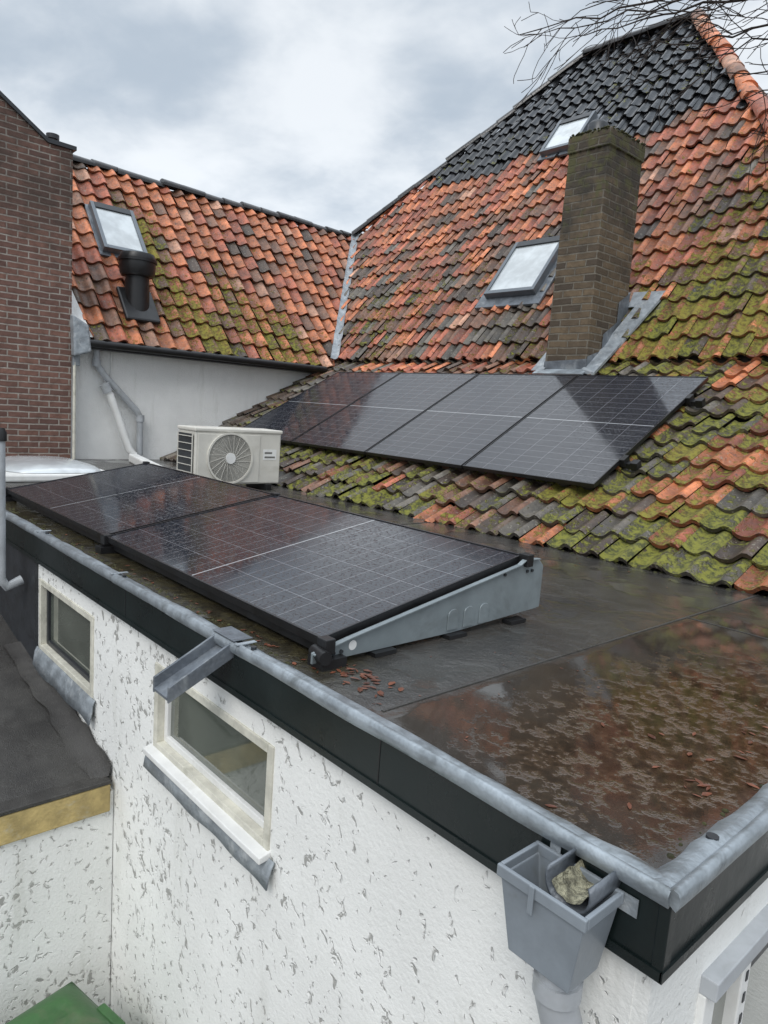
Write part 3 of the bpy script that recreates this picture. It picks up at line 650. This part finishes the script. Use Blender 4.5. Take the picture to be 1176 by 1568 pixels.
# ------------------------------------------------------------------ neighbour low outbuilding
nb=empty('low_outbuilding')
zn=lambda x: -1.235+.155*(-3.8-x)
extr('walls',[(-3.8,-3.6),(-9,-3.6),(-9,zn(-9)-.05),(-3.8,-1.29)],'y',-4,1.495,M_stucco,nb)
nx,ny=30,30; vs=[];fs=[]
for i in range(nx+1):
    for j in range(ny+1):
        x=-3.84-5.16*i/nx; y=-4+5.494*j/ny; vs.append((x,y,zn(x)+.012+noise.noise(V3((x*1.2,y*1.2,0)))*.018))
for i in range(nx):
    for j in range(ny): a=i*(ny+1)+j; fs.append((a,a+1,a+ny+2,a+ny+1))
mobj('roof_sheet',vs,fs,M_bit2,nb,smooth=True)
for a in (-.3,.75): hexa('felt_lap',[(-3.86,a,zn(-3.86)+.018),(-8,a,zn(-8)+.018),(-8,a+.05,zn(-8)+.018),(-3.86,a+.05,zn(-3.86)+.018),(-3.86,a,zn(-3.86)+.032),(-8,a,zn(-8)+.032),(-8,a+.05,zn(-8)+.032),(-3.86,a+.05,zn(-3.86)+.032)],M_bit2,nb)
box('ochre_edge_board',-3.829,-3.775,-4,1.47,-1.40,-1.232,M_yel,nb,.008)
box('edge_strip',-3.875,-3.77,-4,1.47,-1.229,-1.205,M_bit2,nb,.005)
n=50; vs=[];fs=[]
for i in range(n+1):
    x=-5.6+1.78*i/n; z=zn(x)
    vs+=[(x,1.36+noise.noise(V3((x*4,0,0)))*.04,z+.022),(x,1.475,z+.03),(x,1.488,z+.10+.03*noise.noise(V3((x*7,3,0))))]
for i in range(n):
    for k in (0,1): fs.append((i*3+k,i*3+3+k,i*3+4+k,i*3+1+k))
mobj('bitumen_upstand',vs,fs,M_bit2,nb,smooth=True)
vp=empty('grey_vent_pipe')
tube('pipe',[(-5.42,1.44,-.40),(-5.42,1.34,-.44),(-5.42,1.30,-.38),(-5.42,1.30,.62)],.035,M_pvcl,vp)
tube('cap',[(-5.42,1.30,.60),(-5.42,1.30,.66),(-5.42,1.30,.69)],[.045,.045,.03],M_black,vp)
# ------------------------------------------------------------------ wheelie bin
wb=empty('green_wheelie_bin')
bx,by,bz=-3.17,.91,-2.2
RB=Matrix.Rotation(math.radians(192),4,'Z')
frus('body',(-.34,.34,-.36,.36),(-.27,.27,-.27,.27),-.06,-1.3,M_green,wb,.02)
vs=[];fs=[];n=30
for i in range(n+1):
    for j in range(n+1):
        a=i/n*2-1;b=j/n*2-1; hgt=.07*(1-abs(a)**6)*(1-abs(b)**6)
        if abs(a)<.66 and abs(b)<.66: hgt-=.022
        if abs(a)<.66 and abs(b)<.66 and (abs(a)<.10 or .30<abs(a)<.38): hgt+=.018
        vs.append((a*.38,b*.39,-.05+hgt))
for i in range(n):
    for j in range(n): q=i*(n+1)+j; fs.append((q,q+n+1,q+n+2,q+1))
o=mobj('lid',vs,fs,M_green,wb,smooth=True); m=o.modifiers.new('s','SOLIDIFY'); m.thickness=.03
tube('handle',[(-.3,.40,-.02),(-.3,.46,.0),(.3,.46,.0),(.3,.40,-.02)],.02,M_green,wb)
for a in (-.25,.25): box('hinge',a-.04,a+.04,.34,.44,-.04,.02,M_green,wb,.01)
box('front_grip',-.10,.10,-.41,-.36,-.055,-.02,M_green,wb,.01)
for sx_ in (-1,1): tube('wheel',[(sx_*.27,.3,-1.27),(sx_*.34,.3,-1.27)],.13,M_black,wb,24)
wb.matrix_world=Matrix.Translation((bx,by,bz))@RB
# ------------------------------------------------------------------ fallen leaves and moss
rng=random.Random(3); vs=[];fs=[]
def leaf(x,y,z,s):
    a=rng.uniform(0,6.28); c,s_=math.cos(a),math.sin(a); b=len(vs); asp=rng.uniform(.5,1.1)
    for (u,v,h) in ((-1,0,.1),(-.3,.5,.2),(.5,.4,.15),(1,0,.05),(.5,-.4,.18),(-.3,-.5,.15),(0,0,0)):
        v*=asp; vs.append((x+(u*c-v*s_)*s,y+(u*s_+v*c)*s,z+.002+h*s*rng.uniform(.1,.9)))
    for k in range(6): fs.append((b+k,b+(k+1)%6,b+6))
def clus(cx_,cy_,rx,ry,n,z=RZ,s=(.010,.020)):
    for _ in range(n):
        x=rng.gauss(cx_,rx); y=rng.gauss(cy_,ry)
        if x>-.68 or y<1.56 or y>4.75: continue
        leaf(x,y,z,rng.uniform(*s))
clus(-1.93,1.71,.11,.04,46,s=(.010,.026)); clus(-2.4,1.62,.25,.02,14); clus(-.80,2.4,.08,.35,26,s=(.010,.024)); clus(-.9,1.9,.15,.3,9); clus(-3.8,1.60,.9,.02,26); clus(-2.5,4.5,1.0,.2,20,s=(.009,.015)); clus(-1.2,2.6,.4,.7,70,s=(.003,.008))
mobj('fallen_leaves',vs,fs,M_leaf)
vs=[];fs=[]
def clump(x,y,z,r):
    b=len(vs); K=7
    for k in range(K): t=2*math.pi*k/K; q=r*rng.uniform(.7,1.2); vs.append((x+q*math.cos(t),y+q*math.sin(t),z-.003))
    for k in range(K): t=2*math.pi*(k+.5)/K; q=r*rng.uniform(.4,.7); vs.append((x+q*math.cos(t),y+q*math.sin(t),z+r*.35))
    vs.append((x,y,z+r*.5))
    for k in range(K): fs.append((b+k,b+(k+1)%K,b+K+k)); fs.append((b+(k+1)%K,b+K+(k+1)%K,b+K+k)); fs.append((b+K+k,b+K+(k+1)%K,b+2*K))
for _ in range(130):
    x=rng.uniform(-6.6,-2.2); clump(x,1.555+abs(rng.gauss(0,.025)),RZ,rng.uniform(.005,.015))
for _ in range(120): clump(rng.uniform(-7,-.9),4.86+rng.gauss(0,.03),RZ,rng.uniform(.008,.025))
for _ in range(40): clump(-.675+rng.gauss(0,.008),rng.uniform(1.6,4.5),RZ,rng.uniform(.004,.012))
mobj('moss_clumps',vs,fs,M_moss,smooth=True)
# ------------------------------------------------------------------ bare tree
rng=random.Random(11); tv=[];tf=[]
def seg(p0,p1,r0,r1,K=4):
    d=(p1-p0).normalized(); a=d.orthogonal().normalized(); b=d.cross(a); base=len(tv)
    for p,r in ((p0,r0),(p1,r1)):
        for k in range(K): t=2*math.pi*k/K; tv.append(p+a*math.cos(t)*r+b*math.sin(t)*r)
    for k in range(K): tf.append((base+k,base+(k+1)%K,base+K+(k+1)%K,base+K+k))
def branch(p,d,L,r,depth):
    n=max(3,int(L/.14)); q=p.copy(); dd=d.normalized()
    for i in range(n):
        dd=(dd+V3((rng.uniform(-1,1),rng.uniform(-1,1),rng.uniform(-1,1)))*.26).normalized()
        q2=q+dd*(L/n); ra=r*(1-.8*i/n); rb=r*(1-.8*(i+1)/n); seg(q,q2,max(ra,.0045),max(rb,.004)); q=q2
        if depth>0 and i>0 and rng.random()<.75:
            sd=(dd+V3((rng.uniform(-1,1),rng.uniform(-1,1),rng.uniform(-1,.9)))*.8).normalized()
            branch(q,sd,L*rng.uniform(.3,.55)*(1-.4*i/n),max(.0045,rb*.6),depth-1)
q=V3((2.8,8.8,-3.6)); r=.32
for i in range(8):
    q2=q+V3((rng.uniform(-.12,.08),rng.uniform(-.1,.1),1.05)); seg(q,q2,r,r*.9,12); q=q2; r*=.9
limbs=((4.2,(-6.9,8.2,6.25),.05),(3.7,(-5.9,8.2,5.9),.05),(3.4,(-5.2,8.4,5.6),.045),(4.6,(-5.8,9.2,6.8),.05),(3.3,(-4.2,8.4,5.0),.04),(3.0,(-4.3,8.0,5.35),.04),(4.5,(-6.3,8.8,6.6),.05),
 (3.2,(-4.6,8.2,5.25),.04),(3.4,(-5.0,8.0,5.75),.04),(3.0,(-3.9,8.6,4.8),.035),(4.0,(-6.2,8.0,6.0),.045),(3.6,(-5.5,8.5,6.15),.04))
for (sz,tg,rr) in limbs+((4.5,(5,10,8),.08),(4.5,(1,12,9),.08),(4.4,(3,6,8),.07)):
    st=V3((2.7,8.8,sz)); tg=V3(tg); n=34; p=st.copy()
    for i in range(n):
        t=(i+1)/n; tgt=st.lerp(tg,t)+V3((0,0,math.sin(t*math.pi)*.45))+V3((rng.uniform(-1,1),rng.uniform(-1,1),rng.uniform(-1,1)))*.06
        seg(p,tgt,max(.008,rr*(1-.9*i/n)),max(.006,rr*(1-.9*(i+1)/n)),6)
        if t>.55 and rng.random()<.7:
            dd=((tgt-p).normalized()+V3((rng.uniform(-.6,.6),rng.uniform(-.8,.8),rng.uniform(-1.2,.9)))).normalized()
            branch(tgt,dd,rng.uniform(.4,1.1),max(.006,rr*(1-t)*.5),1)
        p=tgt
mobj('bare_tree',tv,tf,M_bark,smooth=True)
# ------------------------------------------------------------------ scale everything to metres
for o in list(scene.objects):
    if o.parent is None:
        o.matrix_world=Matrix.Scale(S,4)@o.matrix_basis
# ------------------------------------------------------------------ camera
cam=bpy.data.cameras.new('camera'); co=bpy.data.objects.new('camera',cam); scene.collection.objects.link(co)
X=Vector((0.6634,0.1534,-0.7323));Y=Vector((0.7449,-0.0430,0.6658));Z=Vector((0.0706,-0.9872,-0.1427))
R=Matrix(((X.x,-X.y,-X.z),(Y.x,-Y.y,-Y.z),(Z.x,-Z.y,-Z.z)))
co.matrix_world=Matrix.Translation((0,0,1*S))@R.to_4x4()
cam.sensor_fit='VERTICAL'; cam.sensor_height=36; cam.lens=1084/1568*36; cam.clip_start=.02; cam.clip_end=2000
scene.camera=co
# ------------------------------------------------------------------ light
sun=bpy.data.lights.new('sun','SUN'); sun.energy=1.5; sun.angle=math.radians(30); sun.color=(1,.97,.93)
so=bpy.data.objects.new('sun',sun); scene.collection.objects.link(so)
sd=V3((.45,-.85,1.0)).normalized()
so.rotation_euler=sd.to_track_quat('Z','Y').to_euler()
wd=bpy.data.worlds.new('World'); scene.world=wd; wd.use_nodes=True
k=NT(wd); bg=wd.node_tree.nodes['Background']
sky=k.node('ShaderNodeTexSky',sky_type='NISHITA'); sky.sun_disc=False; sky.sun_elevation=math.asin(sd.z); sky.sun_rotation=math.atan2(sd.x,sd.y)
tc=k.node('ShaderNodeTexCoord').outputs['Generated']; sx=k.node('ShaderNodeSeparateXYZ'); k.link(tc,sx.inputs[0])
den=k.math('ADD',k.math('MAXIMUM',sx.outputs[2],0),.25)
cb=k.node('ShaderNodeCombineXYZ'); k.link(k.math('DIVIDE',sx.outputs[0],den),cb.inputs[0]); k.link(k.math('DIVIDE',sx.outputs[1],den),cb.inputs[1])
n1=k.math('ADD',k.math('MULTIPLY',k.noise(1.9,5,.5,vec=cb.outputs[0],dist=.3),.70),k.math('MULTIPLY',k.noise(5.2,5,.55,vec=cb.outputs[0],dist=.2),.30))
cl=k.mix(k.ramp(n1,.37,.63),(4.5,5.2,6.0),(8.0,8.4,8.8))
br=k.ramp(sx.outputs[2],.5,1.0,1.0,2.3); hz=k.ramp(sx.outputs[2],.12,.38,1.12,1.0)
sc=k.node('ShaderNodeVectorMath',operation='SCALE'); k.link(cl,sc.inputs[0]); k.link(k.math('MULTIPLY',br,hz),sc.inputs['Scale'])
k.link(k.mix(.93,sky.outputs[0],sc.outputs[0]),bg.inputs[0]); bg.inputs[1].default_value=.115
scene.view_settings.view_transform='Standard'; scene.view_settings.look='None'; scene.view_settings.exposure=0
